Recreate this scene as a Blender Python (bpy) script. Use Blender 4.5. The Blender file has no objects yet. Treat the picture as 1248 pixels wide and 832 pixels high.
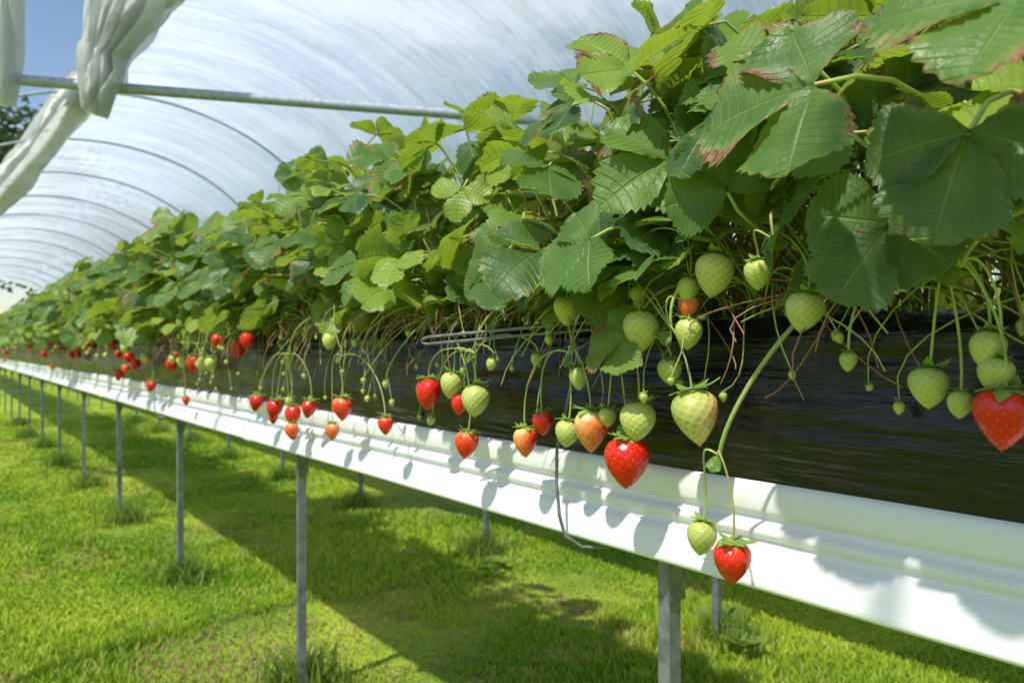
import bpy, math, random
import numpy as np
from mathutils import noise as mnoise, Vector
random.seed(7); rng=np.random.default_rng(7)
EYE=1.21   # eye height above ground; heights below are mostly relative to it
R=random.random
U=random.uniform
scene=bpy.context.scene
def nrm(v):
    v=np.asarray(v,float); return v/(np.linalg.norm(v)+1e-9)
# ------------------------------------------------------------------ mesh builder
class MB:
    def __init__(s): s.v=[];s.q=[];s.t=[];s.qm=[];s.tm=[];s.a=[];s.n=0
    def add(s,v,q=None,t=None,a=None,m=0):
        v=np.asarray(v,float).reshape(-1,3)
        if a is None: a=(0,0,0,0)
        a=np.asarray(a,float)
        if a.ndim==1: a=np.tile(a,(len(v),1))
        s.v.append(v); s.a.append(a)
        if q is not None and len(q):
            q=np.asarray(q,int).reshape(-1,4); s.q.append(q+s.n); s.qm.append(np.full(len(q),m))
        if t is not None and len(t):
            t=np.asarray(t,int).reshape(-1,3); s.t.append(t+s.n); s.tm.append(np.full(len(t),m))
        s.n+=len(v)
    def obj(s,name,mats,loc=(0,0,0),smooth=True,parent=None,link=True):
        me=bpy.data.meshes.new(name)
        v=np.concatenate(s.v); a=np.concatenate(s.a)
        q=np.concatenate(s.q) if s.q else np.zeros((0,4),int)
        t=np.concatenate(s.t) if s.t else np.zeros((0,3),int)
        mi=np.concatenate((s.qm if s.qm else [])+(s.tm if s.tm else [])).astype(np.int32)
        me.vertices.add(len(v)); me.vertices.foreach_set('co',v.ravel())
        nl=len(q)*4+len(t)*3
        me.loops.add(nl); me.loops.foreach_set('vertex_index',np.concatenate([q.ravel(),t.ravel()]).astype(np.int32))
        tot=np.concatenate([np.full(len(q),4),np.full(len(t),3)]).astype(np.int32)
        st=np.concatenate([[0],np.cumsum(tot)[:-1]]).astype(np.int32)
        me.polygons.add(len(tot)); me.polygons.foreach_set('loop_start',st); me.polygons.foreach_set('loop_total',tot)
        me.polygons.foreach_set('material_index',mi)
        me.polygons.foreach_set('use_smooth',np.full(len(tot),smooth))
        at=me.attributes.new('A','FLOAT_COLOR','POINT'); at.data.foreach_set('color',a.ravel())
        for m in mats: me.materials.append(m)
        me.update(calc_edges=True); me.validate()
        if not link: return me
        return place(name,me,loc,parent)
def place(name,me,loc=(0,0,0),parent=None,rz=0,sc=1):
    o=bpy.data.objects.new(name,me); scene.collection.objects.link(o)
    o.location=loc; o.rotation_euler=(0,0,rz); o.scale=(sc,)*3
    if parent: o.parent=parent
    return o
def empty(name,loc=(0,0,0)):
    o=bpy.data.objects.new(name,None); scene.collection.objects.link(o); o.location=loc; o.empty_display_size=.1; return o
def grid_quads(nr,nc,wrap=False):
    i=np.arange(nr-1)[:,None]; j=np.arange(nc if wrap else nc-1)[None,:]
    j2=(j+1)%nc
    return np.stack([i*nc+j,i*nc+j2,(i+1)*nc+j2,(i+1)*nc+j],-1).reshape(-1,4)
def tube(mb,pts,rad,sides=6,m=0,a=(0,0,0,0),cap=False):
    pts=np.asarray(pts,float); n=len(pts)
    rad=np.full(n,rad) if np.isscalar(rad) else np.interp(np.linspace(0,1,n),np.linspace(0,1,len(rad)),rad)
    T=np.gradient(pts,axis=0); T/=np.linalg.norm(T,axis=1)[:,None]+1e-9
    ref=np.array([0,0,1.]) if abs(T[0][2])<.9 else np.array([1.,0,0])
    A=np.zeros_like(pts); x=nrm(np.cross(T[0],ref))
    for i in range(n):
        x=nrm(x-T[i]*np.dot(x,T[i])); A[i]=x
    B=np.cross(T,A)
    th=np.linspace(0,2*math.pi,sides,endpoint=False)
    v=pts[:,None,:]+rad[:,None,None]*(np.cos(th)[None,:,None]*A[:,None,:]+np.sin(th)[None,:,None]*B[:,None,:])
    mb.add(v.reshape(-1,3),grid_quads(n,sides,True),a=a,m=m)
    if cap:
        for k in (0,n-1):
            vv=np.vstack([v[k],pts[k][None]]); mb.add(vv,t=[[i,(i+1)%sides,sides] for i in range(sides)],a=a,m=m)
def bez(p0,p1,p2,p3,n=14):
    t=np.linspace(0,1,n)[:,None]; p0,p1,p2,p3=[np.asarray(p,float) for p in (p0,p1,p2,p3)]
    return (1-t)**3*p0+3*(1-t)**2*t*p1+3*(1-t)*t*t*p2+t**3*p3
# ------------------------------------------------------------------ materials
class NT:
    def __init__(s,name,world=None):
        if world: s.nt=world.node_tree
        else:
            s.mat=bpy.data.materials.new(name); s.mat.use_nodes=True; s.nt=s.mat.node_tree
        s.nt.nodes.clear()
    def n(s,t,**kw):
        nd=s.nt.nodes.new(t)
        ins=kw.pop('ins',{})
        for k,v in kw.items(): setattr(nd,k,v)
        for k,v in ins.items(): s.set(nd.inputs[k],v)
        return nd
    def set(s,sock,v):
        if isinstance(v,bpy.types.NodeSocket): s.nt.links.new(v,sock)
        else:
            if isinstance(v,tuple) and len(v)==3 and sock.type=='RGBA': v=(*v,1)
            sock.default_value=v
    def math(s,op,a,b=0.,c=0.,clamp=False):
        nd=s.n('ShaderNodeMath',operation=op,use_clamp=clamp); s.set(nd.inputs[0],a); s.set(nd.inputs[1],b); s.set(nd.inputs[2],c); return nd.outputs[0]
    def mix(s,f,a,b):
        nd=s.n('ShaderNodeMix',data_type='RGBA'); s.set(nd.inputs[0],f); s.set(nd.inputs[6],a); s.set(nd.inputs[7],b); return nd.outputs[2]
    def rng(s,v,a,b,c=0.,d=1.,sm=True):
        nd=s.n('ShaderNodeMapRange',interpolation_type='SMOOTHSTEP' if sm else 'LINEAR')
        for i,x in enumerate((v,a,b,c,d)): s.set(nd.inputs[i],x)
        return nd.outputs[0]
    def noise(s,vec,scale,detail=3,rough=.55):
        nd=s.n('ShaderNodeTexNoise',ins={'Scale':scale,'Detail':detail,'Roughness':rough})
        if vec is not None: s.set(nd.inputs['Vector'],vec)
        return nd.outputs[0]
    def mapping(s,scale,coord='Object',rot=(0,0,0)):
        tc=s.n('ShaderNodeTexCoord'); mp=s.n('ShaderNodeMapping',ins={'Vector':tc.outputs[coord],'Scale':scale,'Rotation':rot}); return mp.outputs[0]
    def bump(s,h,st,dist=.01,nrmal=None):
        nd=s.n('ShaderNodeBump',ins={'Height':h,'Strength':st,'Distance':dist})
        if nrmal is not None: s.set(nd.inputs['Normal'],nrmal)
        return nd.outputs[0]
    def bsdf(s,**kw):
        nd=s.n('ShaderNodeBsdfPrincipled')
        for k,v in kw.items(): s.set(nd.inputs[k.replace('_',' ')],v)
        return nd.outputs[0]
    def mixs(s,f,a,b):
        nd=s.n('ShaderNodeMixShader'); s.set(nd.inputs[0],f); s.set(nd.inputs[1],a); s.set(nd.inputs[2],b); return nd.outputs[0]
    def out(s,sh):
        o=s.n('ShaderNodeOutputMaterial'); s.set(o.inputs[0],sh); return s.mat
    def attr(s):
        a=s.n('ShaderNodeAttribute',attribute_name='A'); sp=s.n('ShaderNodeSeparateColor'); s.set(sp.inputs[0],a.outputs['Color'])
        return sp.outputs[0],sp.outputs[1],sp.outputs[2],a.outputs['Alpha']

def leaf_mat():
    t=NT('strawberry_leaf')
    u,v,r,age=t.attr()
    tc=t.n('ShaderNodeTexCoord').outputs['Object']
    n1=t.noise(tc,22,4); n2=t.noise(tc,170,3)
    base=t.mix(t.rng(r,0,.5),(.040,.108,.034),(.100,.215,.042))
    base=t.mix(t.rng(r,.5,1,0,.9),base,(.30,.42,.05))
    base=t.mix(t.rng(n1,.38,.75,0,.4),base,(.19,.31,.06))
    fr=t.math('FRACT',v); sub=t.math('ABSOLUTE',t.math('SUBTRACT',fr,.5))
    vm=t.rng(sub,0,.085,1,0); mid=t.rng(u,0,.05,1,0); vein=t.math('MAXIMUM',vm,mid)
    col=t.mix(t.math('MULTIPLY',vein,.5),base,(.31,.44,.16))
    # dry brown margins and spots
    e=t.math('ADD',t.math('ADD',u,t.math('MULTIPLY',t.math('SUBTRACT',n1,.5),1.7)),t.math('MULTIPLY',age,.34))
    em=t.math('MULTIPLY',t.rng(e,1.08,1.24),t.rng(age,.05,.25))
    halo=t.math('MULTIPLY',t.rng(e,.85,1.15,0,.5),t.rng(age,.3,.6))
    col=t.mix(halo,col,(.34,.31,.08))
    red=t.mix(t.rng(n2,.35,.65),(.17,.075,.035),(.40,.24,.11))
    col=t.mix(em,col,red)
    hgt=t.math('ADD',t.math('MULTIPLY',vein,-1.2),t.math('MULTIPLY',n2,.55))
    bp=t.bump(hgt,.6,.004)
    geo=t.n('ShaderNodeNewGeometry')
    col2=t.mix(geo.outputs['Backfacing'],col,t.mix(.45,col,(.30,.40,.20)))
    rough=t.rng(n1,.3,.7,.34,.50)
    p=t.bsdf(Base_Color=col2,Roughness=rough,Normal=bp,Specular_IOR_Level=.5)
    tl=t.n('ShaderNodeBsdfTranslucent',ins={'Color':t.mix(em,t.mix(.5,col,(.62,.80,.03)),(.30,.14,.04)),'Normal':bp})
    return t.out(t.mixs(.40,p,tl.outputs[0]))
def simple(name,c1,c2,scale=30,rough=.5,bump=.2,metal=0.,spec=.5,trans=0):
    t=NT(name); tc=t.n('ShaderNodeTexCoord').outputs['Object']; n=t.noise(tc,scale,5)
    p=t.bsdf(Base_Color=t.mix(t.rng(n,.3,.7),c1,c2),Roughness=t.rng(n,.2,.8,rough-.08,rough+.08),Metallic=metal,Specular_IOR_Level=spec,Normal=t.bump(n,bump,.003))
    if trans:
        tl=t.n('ShaderNodeBsdfTranslucent',ins={'Color':(*[min(1,x*2) for x in c2],1)}); p=t.mixs(trans,p,tl.outputs[0])
    return t.out(p)
def berry_mat():
    t=NT('strawberry_skin'); ripe,b,r,_=t.attr()
    tc=t.n('ShaderNodeTexCoord').outputs['Object']; n=t.noise(tc,60,3)
    x=t.math('ADD',ripe,t.math('MULTIPLY',t.math('SUBTRACT',n,.5),.30))
    cr=t.n('ShaderNodeValToRGB'); t.set(cr.inputs[0],x); el=cr.color_ramp.elements
    el[0].position=0; el[0].color=(.32,.44,.07,1); el[1].position=1; el[1].color=(.62,.005,.005,1)
    for p,c in ((.22,(.56,.60,.17)),(.40,(.80,.60,.22)),(.54,(.90,.26,.07)),(.72,(.84,.032,.012))):
        e=el.new(p); e.color=(*c,1)
    green=t.rng(ripe,.3,.5,1,0)
    col=t.mix(t.math('MULTIPLY',t.math('MULTIPLY',b,green),.72),cr.outputs[0],(.24,.31,.045))
    p=t.bsdf(Base_Color=col,Roughness=t.math('ADD',.24,t.math('MULTIPLY',green,.14)),Specular_IOR_Level=.55,Normal=t.bump(t.noise(tc,350,2),.15,.002))
    tl=t.n('ShaderNodeBsdfTranslucent',ins={'Color':col}).outputs[0]
    return t.out(t.mixs(.08,p,tl))
def seed_mat():
    t=NT('strawberry_seed'); ripe,_,r,_=t.attr()
    return t.out(t.bsdf(Base_Color=t.mix(t.rng(ripe,.2,.7),(.64,.52,.15),(.66,.30,.05)),Roughness=.4))
def stem_mat():
    t=NT('stem'); k,_,r,_=t.attr()
    tc=t.n('ShaderNodeTexCoord').outputs['Object']; n=t.noise(tc,26,3)
    g=t.mix(r,(.24,.37,.07),(.44,.52,.16)); g=t.mix(t.rng(n,.45,.66,0,.6),g,(.40,.20,.09))
    c=t.mix(k,g,(.30,.15,.07))
    p=t.bsdf(Base_Color=c,Roughness=.45,Normal=t.bump(n,.2,.002))
    return t.out(p)
def bag_mat():
    t=NT('black_polythene')
    m=t.mapping((3,1.5,14)); n=t.noise(m,1.,3,.5); m2=t.mapping((10,3.4,44),rot=(.12,0,0)); n2=t.noise(m2,1,3)
    tc=t.n('ShaderNodeTexCoord').outputs['Object']; d=t.noise(tc,9,7,.72); d2=t.noise(tc,2.2,3)
    dust=t.rng(d,.58,.80,0,.22)
    rdg=t.math('ABSOLUTE',t.math('SUBTRACT',n2,.5))
    h=t.math('ADD',n,t.math('MULTIPLY',rdg,t.rng(d2,.35,.65,.05,.4)))
    p=t.bsdf(Base_Color=t.mix(dust,(.006,.006,.007),(.12,.105,.09)),Roughness=t.rng(d,.35,.7,.24,.40),Normal=t.bump(h,.6,.05),Specular_IOR_Level=.45)
    return t.out(p)
def gutter_mat():
    t=NT('white_coated_steel'); m=t.mapping((3,1.2,10)); n=t.noise(m,2,6,.65); m2=t.mapping((20,20,3)); st=t.noise(m2,3,4,.7)
    f=t.math('MULTIPLY',t.rng(n,.45,.8,0,.45),t.rng(st,.4,.8))
    p=t.bsdf(Base_Color=t.mix(f,(.76,.77,.78),(.42,.39,.32)),Roughness=t.rng(n,.3,.7,.28,.45),Normal=t.bump(n,.15,.01))
    return t.out(p)
def film_mat(name,op,stretch,tint=(.84,.90,.99),var=.14,bs=.8,crease=0.):
    t=NT(name); m=t.mapping(stretch); n=t.noise(m,1.,4,.6)
    m2=t.mapping(tuple(x*2.3 for x in stretch),rot=(.3,.15,.5)); n2=t.noise(m2,1.,3,.6)
    h=t.math('ADD',n,t.math('MULTIPLY',n2,.6)); bp=t.bump(h,bs,.12)
    # sharp creases where the sheet has been folded: thicker, whiter plastic
    rd=t.rng(t.math('ABSOLUTE',t.math('SUBTRACT',n2,.5)),0,.035,1,0)
    d=t.n('ShaderNodeBsdfDiffuse',ins={'Color':(*tint,1),'Normal':bp}).outputs[0]
    tl=t.n('ShaderNodeBsdfTranslucent',ins={'Color':(*tint,1),'Normal':bp}).outputs[0]
    g=t.n('ShaderNodeBsdfGlossy',ins={'Roughness':.22,'Normal':bp}).outputs[0]
    s=t.mixs(.72,d,tl); s=t.mixs(.06,s,g)
    tr=t.n('ShaderNodeBsdfTransparent',ins={'Color':(.95,.97,1,1)}).outputs[0]
    fac=t.rng(t.math('ADD',t.math('MULTIPLY',n,.6),t.math('MULTIPLY',n2,.4)),.36,.68,op-var,min(1,op+var))
    fac=t.math('ADD',fac,t.math('MULTIPLY',rd,crease),clamp=True)
    return t.out(t.mixs(fac,tr,s))
def grass_color(t,tc):
    a=t.noise(tc,.7,4,.6); b=t.noise(tc,2.3,4,.6)
    col=t.mix(t.rng(a,.38,.62),(.19,.36,.02),(.46,.58,.045))
    return t.mix(t.rng(b,.56,.70,0,.8),col,(.56,.45,.16)),b
def ground_mat():
    t=NT('ground_turf'); tc=t.n('ShaderNodeTexCoord').outputs['Object']; col,b=grass_color(t,tc); f=t.noise(tc,45,5,.7)
    col=t.mix(t.rng(f,.3,.75),t.mix(.55,col,(.04,.05,.015)),col)
    return t.out(t.bsdf(Base_Color=col,Roughness=.9,Specular_IOR_Level=.1,Normal=t.bump(f,.5,.04)))
def blade_mat():
    t=NT('grass_blade'); h,dry,r,k=t.attr(); tc=t.n('ShaderNodeTexCoord').outputs['Object']; col,b=grass_color(t,tc)
    col=t.mix(t.rng(r,0,1,0,.5),col,(.46,.60,.06)); col=t.mix(t.rng(r,.95,.97),col,(.55,.45,.2))
    col=t.mix(dry,col,(.50,.38,.17))
    col=t.mix(k,col,(.12,.25,.035))
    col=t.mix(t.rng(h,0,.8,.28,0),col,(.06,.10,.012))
    p=t.bsdf(Base_Color=col,Roughness=.55,Specular_IOR_Level=.25); tl=t.n('ShaderNodeBsdfTranslucent',ins={'Color':col}).outputs[0]
    return t.out(t.mixs(.45,p,tl))
M_leaf=leaf_mat(); M_berry=berry_mat(); M_seed=seed_mat(); M_stem=stem_mat(); M_bag=bag_mat(); M_gut=gutter_mat()
M_sepal=simple('sepal',(.16,.31,.05),(.32,.46,.11),80,.5,.3,trans=.25)
M_steel=simple('galvanised_steel',(.13,.14,.15),(.24,.25,.27),55,.48,.15,metal=.55)
M_post=simple('weathered_steel_post',(.12,.135,.15),(.23,.25,.27),35,.5,.15,metal=.35)
M_pipe=simple('galvanised_pipe',(.30,.34,.39),(.45,.49,.54),35,.45,.15,metal=.2)
M_soil=simple('substrate',(.05,.032,.018),(.17,.11,.06),70,.95,.9,spec=.1)
M_film=film_mat('polytunnel_film',.74,(.40,2.6,.40),var=.15,crease=.16); M_bunch=film_mat('gathered_film',.86,(5,5,1.2),(.84,.85,.84),.10)
M_ground=ground_mat(); M_blade=blade_mat()
M_bark=simple('bark',(.06,.045,.03),(.13,.10,.07),10,.9,.6); M_tree=simple('tree_leaves',(.02,.05,.012),(.06,.11,.025),2,.6,.1,trans=.2)
PM=[M_leaf,M_stem,M_berry,M_seed,M_sepal]
# ------------------------------------------------------------------ leaflets
def leaflet_template(T,K,seed,ratio,flat=1.):
    r=np.random.default_rng(seed); nr=2*T+1; V=[];A=[]
    fold=r.uniform(.05,.50)*flat; droop=r.uniform(-.1,.6)*flat; pleat=.024; tw=r.uniform(-.45,.45)*flat; wav=r.uniform(.015,.06); ph=r.uniform(0,6)
    ex=r.uniform(1.05,1.3)
    for i in range(nr):
        s=i/(nr-1)
        w=.5*ratio*(max(0,math.sin(math.pi*s**ex)))**.60
        ye=s*.86+.17*math.sin(math.pi*s)*.8+.04*s
        ym=s*.90
        if i%2: w*=1.04; ye+=.034*9/T
        else: w*=(.915 if T<10 else .94); ye-=.014
        w*=1+r.uniform(-.03,.03)
        if i==0: w=.004; ye=0
        if i==nr-1: w=0.004; ye=.93; ym=.93
        for k in range(-K,K+1):
            f=abs(k)/K; sg=1 if k>0 else -1
            x=sg*w*f; y=ym+(ye-ym)*(f**1.5)
            z=fold*abs(x)-.9*fold*x*x-droop*(y-.15)**2*(1 if y>.15 else 0)*.8
            z+=(pleat if i%2==0 else -pleat*.6)*math.sin(math.pi*min(1,f*1.05))**.7
            z+=wav*f*math.sin(s*9+ph+sg)+tw*x*y*.6
            V.append((x,y,z)); A.append((f,i/2.,0,0))
    return np.array(V),np.array(A),grid_quads(nr,2*K+1)
HI=[leaflet_template(random.choice([8,9,10]),4,100+i,U(.84,1.0)) for i in range(18)]
BIG=[leaflet_template(random.choice([10,11,12]),6,300+i,U(.98,1.10),.55) for i in range(8)]
LO=[leaflet_template(7,2,200+i,U(.84,1.0)) for i in range(8)]
def put_leaflet(mb,o,d,n,L,r,age,lib):
    d=nrm(d); n=nrm(np.asarray(n)-d*np.dot(n,d)); x=np.cross(d,n)
    V,A,Q=random.choice(lib)
    P=(V[:,0:1]*x+V[:,1:2]*d+V[:,2:3]*n)*L+o
    A=A.copy(); A[:,2]=r; A[:,3]=age
    mb.add(P,Q,a=A,m=0)
def rot(v,ax,ang):
    ax=nrm(ax); v=np.asarray(v,float); return v*math.cos(ang)+np.cross(ax,v)*math.sin(ang)+ax*np.dot(ax,v)*(1-math.cos(ang))
def put_leaf(mb,o,d,n,L,lib=HI,r=None,age=None,spread=None):
    d=nrm(d); n=nrm(np.asarray(n,float)-d*np.dot(n,d))
    r=R()**1.15 if r is None else r
    age=(U(.45,1.05) if R()<.36 else U(0,.22)) if age is None else age
    o=np.asarray(o,float)
    put_leaflet(mb,o+d*L*.05,d,n,L,r,age,lib)
    for s in (-1,1):
        sp=U(1.15,1.5) if spread is None else spread
        dd=rot(d,n,s*sp); nn=rot(n,d,-s*U(-.15,.45)); nn=nrm(nn+np.array([U(-.15,.15) for _ in range(3)]))
        put_leaflet(mb,o,dd,nn,L*U(.84,.96),min(1,max(0,r+U(-.08,.08))),age*U(.6,1.2),lib)
def petiole(mb,c,e,dend,rad=.0028,sides=5,dry=0.):
    c=np.asarray(c,float); e=np.asarray(e,float); L=np.linalg.norm(e-c)
    up=np.array([(e[0]-c[0])*.15,(e[1]-c[1])*.15,L*.5])
    tube(mb,bez(c,c+up,e-nrm(dend)*L*.28,e,9),[rad*1.25,rad*.8],sides,1,(dry,0,R(),0))
# ------------------------------------------------------------------ berries
def fib(n):
    i=np.arange(n)+.5; z=1-2*i/n; th=math.pi*(1+5**.5)*i; r=np.sqrt(1-z*z); return np.stack([r*np.cos(th),r*np.sin(th),z],1)
def berry(mb,top,axis,D,ripe,hi=True,hr=1.18,blush=0.):
    """top = calyx point, axis = direction from calyx to tip"""
    axis=nrm(axis); a=nrm(np.cross(axis,[.31,.9,.2])); b=np.cross(axis,a); top=np.asarray(top,float)
    nt,nph=(46,56) if hi else (9,10)
    e1=.46; e2=U(.76,.98) if ripe>.3 else U(.70,.88)
    tm=e1/(e1+e2); mx=tm**e1*(1-tm)**e2
    H=D*hr; lob=U(0,6); la=U(.02,.08); bend=U(-.08,.08)
    def surf(tau,ph):
        r=D/2*np.maximum(tau,0)**e1*np.maximum(1-tau,0)**e2/mx
        r=r*(1+la*np.sin(2*ph+lob)+.5*la*np.sin(3*ph+lob*2)*(1-tau))
        return r,tau*H
    t=np.linspace(0,1,nt); tau=(1-np.cos(np.pi*t))/2; ph=np.linspace(0,2*np.pi,nph,endpoint=False)
    TT,PP=np.meshgrid(tau,ph,indexing='ij'); r,h=surf(TT,PP)
    loc=np.stack([r*np.cos(PP)+bend*D*TT**2,r*np.sin(PP),h],-1).reshape(-1,3)
    pit=np.zeros(len(loc))
    if hi:
        N=int((115 if ripe>.3 else 140)*min(1.15,max(.5,D/.055))); f=fib(N); ts=np.clip((1-f[:,2])/2,.05,.975); ts=ts**1.12; ps=np.arctan2(f[:,1],f[:,0])
        rs,hs=surf(ts,ps); S=np.stack([rs*np.cos(ps)+bend*D*ts**2,rs*np.sin(ps),hs],-1)
        dist=np.linalg.norm(loc[:,None,:]-S[None],axis=2).min(1); sg=D*.040
        pit=np.exp(-(dist/sg)**2)
        cen=np.array([0,0,H*.42]); nn=loc-cen; nn/=np.linalg.norm(nn,axis=1)[:,None]+1e-9
        loc=loc-nn*(pit*D*.030)[:,None]+nn*(D*.008)
        ns=S-cen; ns/=np.linalg.norm(ns,axis=1)[:,None]
    W=lambda L: top+L[:,0:1]*a+L[:,1:2]*b+L[:,2:3]*axis
    rp=ripe+blush*(loc[:,0]/(D*.5))-.22*np.exp(-(loc[:,2]/(H*.20))**2)*(ripe>.3)
    A=np.stack([rp,pit,np.full(len(loc),R()),np.zeros(len(loc))],1)
    mb.add(W(loc),grid_quads(nt,nph,True),a=A,m=2)
    if hi:
        sl=D*(.024 if ripe>.45 else .028); sw=sl*.58
        ta=np.cross(ns,[0,0,1.]); ta/=np.linalg.norm(ta,axis=1)[:,None]+1e-9; tb=np.cross(ns,ta)
        c=S-ns*D*.012
        P=np.stack([c+tb*sl,c+ta*sw,c-tb*sl,c-ta*sw,c+ns*D*.014],1).reshape(-1,3)
        base=(np.arange(len(S))*5)[:,None,None]; tr=np.array([[0,1,4],[1,2,4],[2,3,4],[3,0,4]])[None]
        mb.add(W(P),t=(base+tr).reshape(-1,3),a=(ripe,0,0,0),m=3)
    ns_=12 if hi else 6
    for k in range(ns_):
        th=2*math.pi*k/ns_+U(-.15,.15); d=math.cos(th)*a+math.sin(th)*b; x=np.cross(axis,d)
        L=D*U(.46,.66)*(1 if k%2 else .8); w=L*.26; fl=U(-.45,.35)
        rows=[]
        for j,(s,ww) in enumerate(((0,.5),(.35,1.),(.7,.75),(1,.03))):
            c=top-axis*D*.02+d*L*s*(1-.25*s*max(fl,0))+axis*L*fl*s*s+axis*(D*.02)
            rows+= [c-x*w*ww,c-axis*w*.15,c+x*w*ww]
        mb.add(rows,grid_quads(4,3),m=4)
    return top-axis*D*.03
# ------------------------------------------------------------------ plant
def plant(mb,c,nleaf,lib,Lmul=1.,berries=0,front=0.,hmul=1.):
    c=np.asarray(c,float)
    for k in range(nleaf):
        ph=U(0,2*math.pi)
        if R()<front: ph=math.pi+U(-1.1,1.1)
        th=math.radians(90*(R()**.75)); L=U(.32,.56)*(1-.12*th)*hmul
        out=np.array([math.cos(ph),math.sin(ph),0]); out[0]*=.82
        e=c+np.array([U(-.03,.03),U(-.05,.05),0])+out*L*math.sin(th)*.92+np.array([0,0,L*math.cos(th)*.98+.035])
        if e[2]-c[2]<.05: e[2]=c[2]+U(.05,.14)
        d=nrm(out*(.6+.5*math.sin(th))+np.array([U(-.6,.6),U(-.7,.7),U(-.6,.30)-.25*math.sin(th)]))
        n=nrm(np.array([0,0,1.])*(1.0-.55*math.sin(th))+out*(.2+.7*math.sin(th))+np.array([U(-.6,.6) for _ in range(3)]))
        size=U(.066,.128)*Lmul
        put_leaf(mb,e,d,n,size,lib)
        petiole(mb,c+np.array([U(-.03,.03),U(-.07,.07),0]),e,d,.0028 if lib is HI else .003,5 if lib is HI else 3)
    for k in range(berries):
        y0=U(-.12,.12); dep=U(-.02,.24)*R()**.5; xo=-U(.19,.30)
        e=c+np.array([xo,y0+U(-.08,.08),-dep])
        s=c+np.array([-.1,y0,.01]); D=U(.03,.052); ripe=random.choice([.1,.15,.2,.5,.7,.8,.9,.95,.95])
        tube(mb,bez(s,s+np.array([-.1,0,.06]),e+np.array([.01,0,.16]),e,9),.0020,4,1,(0,0,R(),0))
        berry(mb,e,[U(-.2,.2),U(-.2,.2),-1],D,ripe,hi=False)
# near plants
CX=1.17; CZ=.055
ys=np.arange(-.35,3.3,.25)
for i,y in enumerate(ys):
    mb=MB(); hm=1.0 if y<1.25 else (.95 if y<2.2 else (1.14 if i%3 else 1.05))
    plant(mb,(CX+U(-.04,.04),y+U(-.03,.03),CZ),41,HI,1.10,0,.34,hm)
    mb.obj('strawberry_plant',PM,(0,0,EYE))
# large foreground leaves of the nearest plant
mb=MB()
def hero(o,d,n,L,r,age,crown,spread=None):
    put_leaf(mb,o,d,n,L,BIG,r,age,spread); petiole(mb,crown,o,d,.0032)
hero((.74,.49,.275),(-.15,.97,-.10),(-.74,-.42,.52),.142,.30,.60,(1.13,.5,.06))
hero((.71,.28,.285),(-.2,.85,.15),(-.66,-.36,.62),.125,.42,.95,(1.12,.25,.06))
hero((.77,.35,.20),(-.3,.15,-.85),(-.80,-.3,.45),.112,.15,.15,(1.12,.33,.06))
hero((.83,.46,.135),(-.35,.35,-.75),(-.82,-.36,.42),.104,.16,.30,(1.12,.45,.06))
hero((.80,.91,.165),(-.25,.8,-.45),(-.62,-.40,.62),.112,.40,.10,(1.1,.95,.06))
hero((.84,1.20,.165),(-.2,.25,-.85),(-.8,-.3,.4),.100,.3,.1,(1.1,1.15,.06))
hero((.87,.90,.02),(-.2,.7,-.25),(-.6,-.45,.6),.090,.75,.6,(1.08,.93,.06))
hero((.95,1.13,.45),(-.3,.6,-.3),(-.5,-.3,.8),.125,.12,.5,(1.12,1.1,.06))
hero((.86,.70,.21),(-.2,.2,.75),(-.8,-.35,.4),.100,.3,.1,(1.12,.75,.06))
hero((.92,.95,.46),(-.2,.5,.45),(-.4,-.5,.8),.12,.85,.9,(1.12,.95,.06))
hero((.86,.60,.36),(-.2,.7,.35),(-.6,-.4,.7),.110,.7,.7,(1.12,.65,.06))
mb.obj('strawberry_plant',PM,(0,0,EYE))
# far variants, instanced
variants=[]
for k in range(9):
    mb=MB(); plant(mb,(0,0,0),36,LO,1.22,2,.33,U(1.0,1.18)); variants.append(mb.obj('strawberry_plant',PM,link=False))
y=3.45
while y<44:
    place('strawberry_plant',random.choice(variants),(CX+U(-.03,.03),y,EYE+CZ),rz=U(-.25,.25),sc=U(.90,1.16)); y+=.27 if y<14 else .34
ROW2=1.60
y=-1.
while y<44:
    place('strawberry_plant',random.choice(variants),(CX+ROW2+U(-.03,.03),y,EYE+CZ-.02),rz=U(-.25,.25),sc=U(.74,.88)); y+=.36
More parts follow.
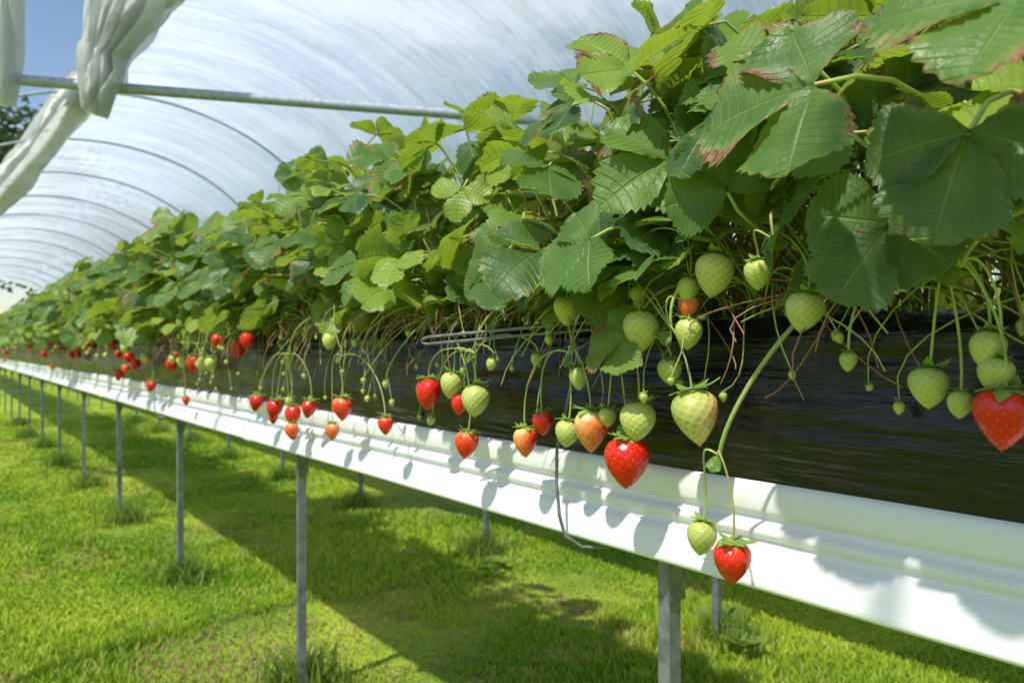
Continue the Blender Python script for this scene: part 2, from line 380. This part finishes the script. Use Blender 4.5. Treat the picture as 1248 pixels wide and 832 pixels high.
# ------------------------------------------------------------------ trusses with berries
trusses=[
 ((.89,.739,-.150),(1.06,.60,.075),[(.722,-.296,.052,.88),(.800,-.280,.044,.16)],.0040),
 ((.88,.90,-.02),(1.05,.86,.07),[(.924,-.179,.066,.92),(.905,-.113,.054,.2),(.977,-.112,.028,.1),(.853,-.033,.034,.12)],.003),
 ((.89,.83,.03),(1.05,.78,.07),[(.801,-.100,.068,.37,.17),(.888,.0285,.056,.2),(.807,.0233,.040,.17),(.95,.055,.036,.14)],.003),
 ((.88,.80,.17),(1.06,.80,.07),[(.758,.107,.054,.24),(.812,.0887,.034,.15),(.815,.062,.030,.6),(.905,.085,.027,.1)],.0026),
 ((.88,.64,.14),(1.06,.66,.07),[(.674,.1005,.036,.14),(.608,.048,.044,.22)],.0026),
 ((.90,1.07,-.01),(1.04,1.0,.07),[(1.012,-.136,.060,.60,.12),(1.081,-.147,.042,.18),(1.213,-.1755,.046,.66,.18),(1.0585,-.05,.035,.14),(1.083,.0685,.046,.2),(1.15,-.135,.036,.9)],.003),
 ((.88,1.35,-.01),(1.04,1.22,.07),[(1.568,-.099,.058,.92),(1.466,-.0765,.050,.22),(1.367,-.105,.056,.2),(1.411,-.199,.047,.72),(1.45,-.118,.036,.88),(1.586,-.163,.02,.1),(1.30,-.03,.022,.1),(1.20,-.02,.024,.08)],.0028),
 ((.86,.40,.085),(1.05,.20,.075),[(.458,-.043,.040,.14),(.423,-.060,.026,.1),(.393,-.001,.036,.18),(.384,-.026,.032,.14),(.376,-.072,.054,.88),(.546,-.015,.021,.05)],.0034),
 ((.90,2.05,-.02),(1.04,1.95,.07),[(2.06,-.164,.055,.72),(2.15,-.235,.042,.62),(1.785,-.19,.037,.78),(2.116,.023,.042,.2)],.0028),
 ((.90,2.45,-.02),(1.04,2.30,.07),[(2.35,-.184,.048,.92),(2.454,-.208,.050,.9),(2.44,-.259,.045,.66),(2.565,-.194,.052,.95),(2.752,-.186,.050,1.0),(2.50,-.17,.03,.12),(2.60,-.23,.03,.9)],.0028),
 ((.90,3.1,.06),(1.04,3.0,.07),[(3.03,0.,.06,.92),(3.2,.03,.05,.9),(2.85,.03,.05,.88),(3.3,-.06,.05,.15)],.0028),
 ((.90,3.7,.02),(1.04,3.6,.07),[(3.71,-.066,.065,.92),(4.14,-.08,.055,.9),(3.534,-.07,.048,.2),(3.856,-.238,.034,.85),(3.9,-.06,.05,.3)],.0028),
 ((.90,4.8,.0),(1.04,4.7,.07),[(4.51,-.195,.05,.85),(5.5,-.165,.055,.92),(4.95,-.09,.055,.92),(4.7,-.05,.05,.2),(5.2,-.12,.045,.7)],.0028),
]
for J,O,bs,rad in trusses:
    J=np.array(J);O=np.array(O); mb=MB()
    tube(mb,bez(O,O+np.array([-.10,U(-.03,.03),.08]),J+np.array([-.03,(O[1]-J[1])*.25,.09]),J,18),[rad,rad*.8],7,1,(0,0,R(),0))
    put_leaflet(mb,J,(-.3,U(-.5,.5),-.4),(-.7,-.2,.6),.028,.6,0,HI)
    truss=mb.obj('strawberry_truss',PM,(0,0,EYE))
    for q,bb in enumerate(bs):
        Y,Z,D,rp=bb[:4]; bl=bb[4] if len(bb)>4 else 0
        ax=nrm([U(-.20,.08),U(-.20,.20),-1]); hr=1.22 if rp>.3 else 1.15
        X=.905+U(-.022,.018)
        top=np.array([X,Y,Z])-ax*D*hr*.48
        mb=MB(); e=berry(mb,top,ax,D*1.03,rp,True,hr,bl)
        hh=min(.12,max(.03,abs(J[2]-e[2])*.55+.02))
        p1=J+np.array([U(-.04,-.01),(Y-J[1])*.45+U(-.02,.02),.03 if e[2]<J[2] else .06+max(0,e[2]-J[2])])
        tube(mb,bez(J,p1,e-ax*hh,e,14),[rad*.5,.0014,.0019],6,1,(0,0,R(),0))
        mb.obj('berry_%d'%(q+1),PM,(0,0,0),parent=truss)
# bare fruiting stalks and dry stems tangled over the bag edge
mb=MB()
for k in range(280):
    y=U(.3,4.4); g=R(); low=.17 if g>.72 and y>1.1 else .07
    s=np.array([1.06+U(-.03,.03),y,.06]); e=np.array([U(.86,.99),y+U(-.25,.25),U(-low,.06)])
    tube(mb,bez(s,s+np.array([-.08,U(-.08,.08),U(.02,.12)]),e+np.array([U(-.03,.03),U(-.1,.1),U(.02,.16)]),e,12),[.0019,.0010],5,1,((1 if g<.36 else 0),0,R(),0))
    if g>.72: berry(mb,e,[U(-.3,.3),U(-.3,.3),-1],U(.010,.018),.08,False)
for k in range(420):
    y=U(.0,4.); s=np.array([1.10+U(-.06,.06),y,.05]); e=s+np.array([U(-.16,.12),U(-.2,.2),U(.10,.34)])
    tube(mb,bez(s,s+np.array([0,0,.08]),e-np.array([0,0,.05]),e,6),[.003,.002],5,1,((1 if R()<.25 else 0),0,R(),0))
mb.obj('fruiting_stalks',PM,(0,0,EYE))
# ------------------------------------------------------------------ grow bag, gutter
def yspace():
    return np.concatenate([np.arange(-1.2,5,.022),np.arange(5,46,.25)])
def bag(name,dx):
    prof=[(1.012,-.215),(1.000,-.200),(.992,-.17),(.985,-.13),(.983,-.09),(.985,-.05),(.99,-.01),(1.0,.025),(1.02,.044),(1.05,.050),(1.09,.042),(1.16,.05),(1.24,.042),(1.30,.05),(1.335,.03),(1.35,-.06),(1.345,-.15),(1.335,-.215)]
    pr=[]
    for a,b in zip(prof[:-1],prof[1:]):
        for f in (0,.5): pr.append((a[0]+(b[0]-a[0])*f,a[1]+(b[1]-a[1])*f))
    pr.append(prof[-1]); Y=yspace(); mb=MB(); V=[]
    for yy in Y:
        for j,(x,z) in enumerate(pr):
            w=mnoise.noise(Vector((x*2,yy*1.6,z*20)))*.010+mnoise.noise(Vector((x*2+9,yy*4+z*20,z*34)))*.005
            k=min(1,max(0,(z+.205)/.04)); sg=mnoise.noise(Vector((3,yy*1.7,0)))*.010
            V.append((x-w*k*(1 if x<1.17 else -1)*1.2+(-.006 if x<1.1 else .006)*k, yy, z+(sg if z>0 else 0)))
    Q=grid_quads(len(Y),len(pr)); mb.add(V,Q,m=0)
    o=mb.obj(name,[M_bag,M_soil],(dx,0,EYE))
    me=o.data; mi=np.zeros(len(me.polygons),np.int32); nc=len(pr)-1
    for p in range(len(mi)):
        if 18<=p%nc<=25: mi[p]=1
    me.polygons.foreach_set('material_index',mi); return o
bag('grow_bag',0); bag('grow_bag',ROW2)
mb=MB()
gp=[(1.008,-.196),(.998,-.198),(.992,-.204),(.990,-.216),(.989,-.238),(.991,-.246),(.998,-.250),(.998,-.256),(.988,-.262),(.983,-.268),(.983,-.276),(.990,-.282),(.990,-.287),(.980,-.294),(.974,-.306),(.970,-.322),(.966,-.338),(.963,-.345),(.966,-.351),(.974,-.353),(1.0,-.350),(1.03,-.335),(1.06,-.318),(1.27,-.318),(1.30,-.335),(1.33,-.350),(1.356,-.353),(1.364,-.345),(1.36,-.32),(1.35,-.29),(1.348,-.25),(1.34,-.20)]
gp=np.array(gp); Ys=np.concatenate([np.arange(-1.5,6,.12),np.arange(6,46.5,1.)])
V=[]
for yy in Ys:
    w=.003*mnoise.noise(Vector((0,yy*.9,3)))
    for x,z in gp: V.append((x+w+.0015*mnoise.noise(Vector((z*30,yy*3,1))),yy,z+w*.7))
mb.add(V,grid_quads(len(Ys),len(gp)))
for yj in np.arange(3.1,40,3.44):
    V=[]; c=np.array([1.17,-.27])
    for yy in (yj-.05,yj-.049,yj+.049,yj+.05):
        k=1.0 if yy in (yj-.05,yj+.05) else 1.012
        for x,z in gp: V.append((c[0]+(x-c[0])*(k+.004),yy,c[1]+(z-c[1])*(k+.012)))
    mb.add(V,grid_quads(4,len(gp)))
gut=mb.obj('metal_gutter',[M_gut],(0,0,EYE))
mod=gut.modifiers.new('thick','SOLIDIFY'); mod.thickness=.0015; mod.offset=1
g2=place('metal_gutter',gut.data,(ROW2,0,EYE))
# posts
mb=MB()
w=.0135;l=.006;tk=.0022
outer=[(-w,-w),(w,-w),(w,w),(w-l,w),(w-l,w-tk),(w-tk,w-tk),(w-tk,-w+tk),(-w+tk,-w+tk),(-w+tk,w-tk),(-w+l,w-tk),(-w+l,w),(-w,w)]
def prism(mb,poly,z0,z1,off=(0,0)):
    n=len(poly); V=[(x+off[0],y+off[1],z) for z in (z0,z1) for x,y in poly]
    mb.add(V,[[i,(i+1)%n,n+(i+1)%n,n+i] for i in range(n)])
prism(mb,outer,-.05,EYE-.330)
prism(mb,[(-.02,-.0185),(.02,-.0185),(.02,-.0145),(-.02,-.0145)],EYE-.43,EYE-.357)
mb.add([(-.02,-.018,EYE-.355),(.31,-.018,EYE-.355),(.31,.018,EYE-.355),(-.02,.018,EYE-.355),(-.02,-.018,EYE-.332),(.31,-.018,EYE-.332),(.31,.018,EYE-.332),(-.02,.018,EYE-.332)],[[0,1,5,4],[1,2,6,5],[2,3,7,6],[3,0,4,7],[3,2,1,0],[4,5,6,7]])
pm=mb.obj('support_post',[M_post],smooth=False,link=False)
for k in range(-1,25):
    o=place('support_post',pm,(1.022,.957+1.72*k,0)); o.rotation_euler=(U(-.008,.008),U(-.008,.008),U(-.1,.1))
    o=place('support_post',pm,(1.022+ROW2,2.19+1.72*(k-1),0)); o.rotation_euler=(U(-.008,.008),U(-.008,.008),U(-.1,.1))
# wire brackets
for yy in (0.,3.44,6.88,10.3):
    mb=MB()
    for dz,dy in ((0,0),(-.014,.012)):
        P=[(1.02,1.02+dy,.055+dz),(.95,1.12+dy,.048+dz),(.87,1.26+dy,.035+dz),(.80,1.395+dy,.024+dz)]
        tube(mb,bez(*P,12),.0032,8,cap=True)
    tube(mb,bez((.80,1.395,.024),(.79,1.415,.022),(.79,1.425,.012),(.80,1.407,.010),8),.0032,8)
    tube(mb,[(.985,1.10,.02),(.955,1.12,.0),(.950,1.13,-.05),(.950,1.15,-.12),(.945,1.17,-.19),(.94,1.165,-.25),(.935,1.15,-.31),(.94,1.14,-.345),(.96,1.115,-.364),(1.0,1.09,-.366)],.0032,8,cap=True)
    mb.obj('wire_bracket',[M_steel],(0,yy,EYE))
# ------------------------------------------------------------------ tunnel
XC,HW,Z0,RZ=2.2,3.0,1.2,2.3
def hoop_pt(a): return XC-HW*math.cos(a),Z0+RZ*math.sin(a)
frame=empty('polytunnel_frame')
for i,yh in enumerate([0,3]+[12+3*k for k in range(12)]):
    mb=MB(); pts=[(XC-HW,yh,-EYE),(XC-HW,yh,0)]+[(hoop_pt(a)[0],yh,hoop_pt(a)[1]) for a in np.linspace(0,math.pi,50)]+[(XC+HW,yh,0),(XC+HW,yh,-EYE)]
    tube(mb,pts,.020,8); mb.obj('hoop_%d'%i,[M_pipe],(0,0,EYE),parent=frame)
mb=MB(); tube(mb,[(-.5,5.62,1.50),(.37,5.27,1.515),(3.1,4.2,1.50),(5.1,3.4,1.48)],.031,12,cap=True)
mb.obj('cross_pipe',[M_pipe],(0,0,EYE),parent=frame)
def edge_x(y): return float(np.interp(y,[0,7.6,11.2,18.4,48],[1.95,1.85,1.5,.96,.9]))
Yf=np.arange(-1,47,.12); NA=60; V=[]
for yy in Yf:
    a0=math.acos((XC-edge_x(yy))/HW)
    for j in range(NA):
        f=j/(NA-1); a=a0+(math.pi-a0)*f; x,z=hoop_pt(a)
        ph=(yy%3)/3; sag=-.10*math.sin(math.pi*ph)
        rip=.05*mnoise.noise(Vector((a*1.5+yy*.25,yy*1.4,0)))+.035*mnoise.noise(Vector((a*3+yy*1.6,yy*2.8,4)))
        k=.03+sag+rip; V.append((x-math.cos(a)*k,yy,z+math.sin(a)*k))
mb=MB(); mb.add(V,grid_quads(len(Yf),NA)); mb.obj('polytunnel_film',[M_film],(0,0,EYE))
def bunch(mb,path,widths,folds=7,amp=.05,n=60,nc=60,wdir=(1,0,0),seed=0):
    path=np.array(path,float); t=np.linspace(0,len(path)-1,n); i0=np.arange(len(path))
    P=np.stack([np.interp(t,i0,path[:,k]) for k in range(3)],1)
    for _ in range(3): P[1:-1]=(P[:-2]+P[1:-1]*2+P[2:])/4
    W=np.interp(t,i0,widths); T=np.gradient(P,axis=0); V=[]
    for i in range(n):
        tt=nrm(T[i]); wd=nrm(np.array(wdir)-tt*np.dot(wdir,tt)); nn=np.cross(tt,wd)
        for j in range(nc):
            s=j/(nc-1)*2-1
            ph=s*folds+1.5*mnoise.noise(Vector((s*2,t[i]*.5,seed)))
            d=amp*math.sin(ph*math.pi)*(.7+.6*mnoise.noise(Vector((s*4,t[i]*.6,seed+5))))*(.25+W[i])
            V.append(P[i]+wd*W[i]*(s+.12*math.sin(ph*2.1))+nn*d*1.6)
    mb.add(V,grid_quads(n,nc))
mb=MB(); side=(.812,-.5835,0)
bunch(mb,[(1.35,5.6,3.2),(1.05,5.0,2.45),(.86,4.85,2.0),(.76,4.98,1.66),(.73,4.97,1.50),(.70,5.0,1.32)],[.55,.34,.20,.09,.09,.03],7,.30,nc=90,wdir=side,seed=1)
mb.obj('gathered_film',[M_bunch],(0,0,EYE))
mb=MB(); bunch(mb,[(.24,5.1,3.0),(.24,5.15,2.3),(.26,5.22,1.7),(.27,5.24,1.36)],[.20,.15,.09,.05],4,.25,wdir=side,seed=3)
mb.obj('gathered_film',[M_bunch],(0,0,EYE))
mb=MB(); bunch(mb,[(.74,5.1,1.52),(.66,5.8,1.44),(.50,6.8,1.26),(.30,7.6,1.04),(.1,8.2,.88),(-.2,9,.7)],[.03,.035,.04,.04,.045,.045],3,.22,wdir=(0,0,1),seed=8)
mb.obj('gathered_film',[M_bunch],(0,0,EYE))
mb=MB(); P=[];Wd=[]
for yy in np.arange(3,40,1.5):
    x=edge_x(yy); a=math.acos((XC-x)/HW); P.append((x-.05,yy,hoop_pt(a)[1]-.08)); Wd.append(.11)
bunch(mb,P,Wd,2.5,.3,n=160,nc=30,wdir=(.3,0,1),seed=12); mb.obj('gathered_film',[M_bunch],(0,0,EYE))
# ------------------------------------------------------------------ ground, grass
mb=MB(); n=120; gx=np.sign(np.linspace(-1,1,n))*np.abs(np.linspace(-1,1,n))**3*600
V=[(x,y,(.03*mnoise.noise(Vector((x*.5,y*.5,0))) if abs(x)<40 and abs(y)<40 else 0)-.012) for x in gx for y in gx]
mb.add(V,grid_quads(n,n)); mb.obj('ground',[M_ground])
N=270000
d=2.1*(17/2.1)**(rng.random(N)**.95); ang=math.radians(35.7)+rng.uniform(-.74,.70,N)
bx=d*np.sin(ang); by=d*np.cos(ang)
# worn and dry patches in the turf
wear=np.array([mnoise.noise(Vector((x*1.1,y*.8,7)))+.5*mnoise.noise(Vector((x*3.5,y*3.5,2))) for x,y in zip(bx,by)])
dry=np.clip((wear-.20)/.28,0,1)
keep=rng.random(N)>dry*.6
bx,by,d,dry=bx[keep],by[keep],d[keep],dry[keep]; N=len(bx)
hh=rng.uniform(.016,.046,N)*(1+.45*np.sin(bx*3.1+np.sin(by*1.3))*np.sin(by*2.3+bx))*(1-.5*dry); ww=.0020*(1+.5*d)
kd=np.zeros(N)
tx=[];ty=[]
for k in range(-1,9):
    for X,Y in ((1.022,.957+1.72*k),(1.022+ROW2,2.19+1.72*(k-1))): tx.append(X+U(-.05,.05)); ty.append(Y+U(-.05,.05))
M=9000; idx=rng.integers(0,len(tx),M); rr=rng.normal(0,.09,M); th=rng.uniform(0,6.28,M)
bx=np.concatenate([bx,np.array(tx)[idx]+rr*np.cos(th)]); by=np.concatenate([by,np.array(ty)[idx]+rr*np.sin(th)])
hh=np.concatenate([hh,rng.uniform(.05,.18,M)]); ww=np.concatenate([ww,np.full(M,.004)]); kd=np.concatenate([kd,np.full(M,.6)]); dry=np.concatenate([dry*.85,rng.random(M)**3*.8])
N+=M
gz=np.array([.03*mnoise.noise(Vector((x*.5,y*.5,0)))-.014 for x,y in zip(bx,by)])
th=rng.uniform(0,6.28,N); ld=rng.uniform(0,6.28,N); ln=rng.uniform(.1,.9,N)*hh
w=np.stack([np.cos(th)*ww,np.sin(th)*ww,np.zeros(N)],1); b=np.stack([bx,by,gz],1)
l=np.stack([np.cos(ld)*ln,np.sin(ld)*ln,np.zeros(N)],1); up=np.stack([np.zeros(N),np.zeros(N),hh],1)
V=np.stack([b-w,b+w,b+w*.7+l*.35+up*.6,b-w*.7+l*.35+up*.6,b+l+up],1).reshape(-1,3)
base=np.arange(N)*5; Q=np.stack([base,base+1,base+2,base+3],1); Tt=np.stack([base+3,base+2,base+4],1)
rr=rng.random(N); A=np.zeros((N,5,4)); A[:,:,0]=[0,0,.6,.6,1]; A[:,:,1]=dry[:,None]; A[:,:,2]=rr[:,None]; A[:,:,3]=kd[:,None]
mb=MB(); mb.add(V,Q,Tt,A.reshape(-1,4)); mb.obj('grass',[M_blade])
for (X,Y,s) in ((2.72,2.25,.1),(2.5,3.6,.06),(2.6,2.05,.07)):
    mb=MB()
    for k in range(12):
        ph=U(0,6.28); put_leaflet(mb,np.array([X,Y,0.02])+np.array([math.cos(ph),math.sin(ph),0])*.02,(math.cos(ph),math.sin(ph),U(.3,1)),(-math.cos(ph)*.4,-math.sin(ph)*.4,1),s*U(.8,1.4),.75,0,LO)
    mb.obj('weed',PM)
# ------------------------------------------------------------------ trees beyond
def tree(X,Y,H,Rr,seed):
    r=np.random.default_rng(seed); mb=MB()
    tube(mb,[(0,0,-.2),(.1,0,H*.3),(0,.1,H*.6),(.1,0,H*.85)],[H*.03,H*.02,H*.008],8,0)
    cl=[]
    for k in range(26):
        a=r.uniform(0,6.28); z=H*r.uniform(.38,.95); rad=Rr*(1-abs((z/H-.6)/.45)**2*.7)*r.uniform(.3,1)
        e=np.array([math.cos(a)*rad,math.sin(a)*rad,z]); tube(mb,bez((0,0,z*.6),(0,0,z*.75),e*.8,e,6),[H*.008,H*.002],5,0); cl.append(e)
    for e in cl:
        n=420; p=e+r.normal(0,1,(n,3))*Rr*.2*np.array([1,1,.7]); s=H*.016
        a=r.normal(0,1,(n,3)); a/=np.linalg.norm(a,axis=1)[:,None]; b=np.cross(a,r.normal(0,1,(n,3))); b/=np.linalg.norm(b,axis=1)[:,None]
        V=np.stack([p-a*s,p-b*s*.5,p+a*s,p+b*s*.5],1).reshape(-1,3); mb.add(V,np.arange(n*4).reshape(-1,4),m=1)
    mb.obj('tree',[M_bark,M_tree],(X,Y,0),smooth=False)
tree(1.3,57,16,6,1); tree(-9,60,14,6,2); tree(-22,50,12,5,3); tree(14,66,12,6,4); tree(30,62,13,6,5)
# ------------------------------------------------------------------ light, sky, camera
ts=nrm([-.50,-.18,.82]); el=math.asin(ts[2])
sun=bpy.data.lights.new('sun','SUN'); sun.energy=5.0; sun.angle=math.radians(1.2); sun.color=(1,.96,.88)
so=bpy.data.objects.new('sun',sun); scene.collection.objects.link(so); so.rotation_euler=Vector(ts).to_track_quat('Z','Y').to_euler(); so.location=(-5,-2,10)
w=bpy.data.worlds.new('World'); scene.world=w; w.use_nodes=True; t=NT('',world=w)
sky=t.n('ShaderNodeTexSky',sky_type='NISHITA'); sky.sun_disc=False; sky.sun_elevation=el; sky.sun_rotation=math.atan2(ts[0],ts[1]); sky.air_density=1.1; sky.dust_density=.5
tc=t.n('ShaderNodeTexCoord').outputs['Generated']; mp=t.n('ShaderNodeMapping',ins={'Vector':tc,'Scale':(1,1,2.6)}).outputs[0]
cn=t.noise(mp,3.3,7,.58); cf=t.rng(cn,.53,.68,0,.9)
col=t.mix(cf,sky.outputs[0],(6.6,6.8,7.1))
bg=t.n('ShaderNodeBackground',ins={'Color':col,'Strength':.15}); o=t.n('ShaderNodeOutputWorld'); t.set(o.inputs[0],bg.outputs[0])
cam=bpy.data.cameras.new('camera'); co=bpy.data.objects.new('camera',cam); scene.collection.objects.link(co); scene.camera=co
co.location=(0,0,EYE); co.rotation_euler=(math.radians(90),0,-math.radians(35.7)); cam.lens=28; cam.sensor_width=36; cam.shift_y=.0072
cam.clip_start=.02; cam.clip_end=2000; cam.dof.use_dof=True; cam.dof.focus_distance=1.15; cam.dof.aperture_fstop=5.6
scene.view_settings.view_transform='Standard'; scene.view_settings.look='None'; scene.view_settings.exposure=0
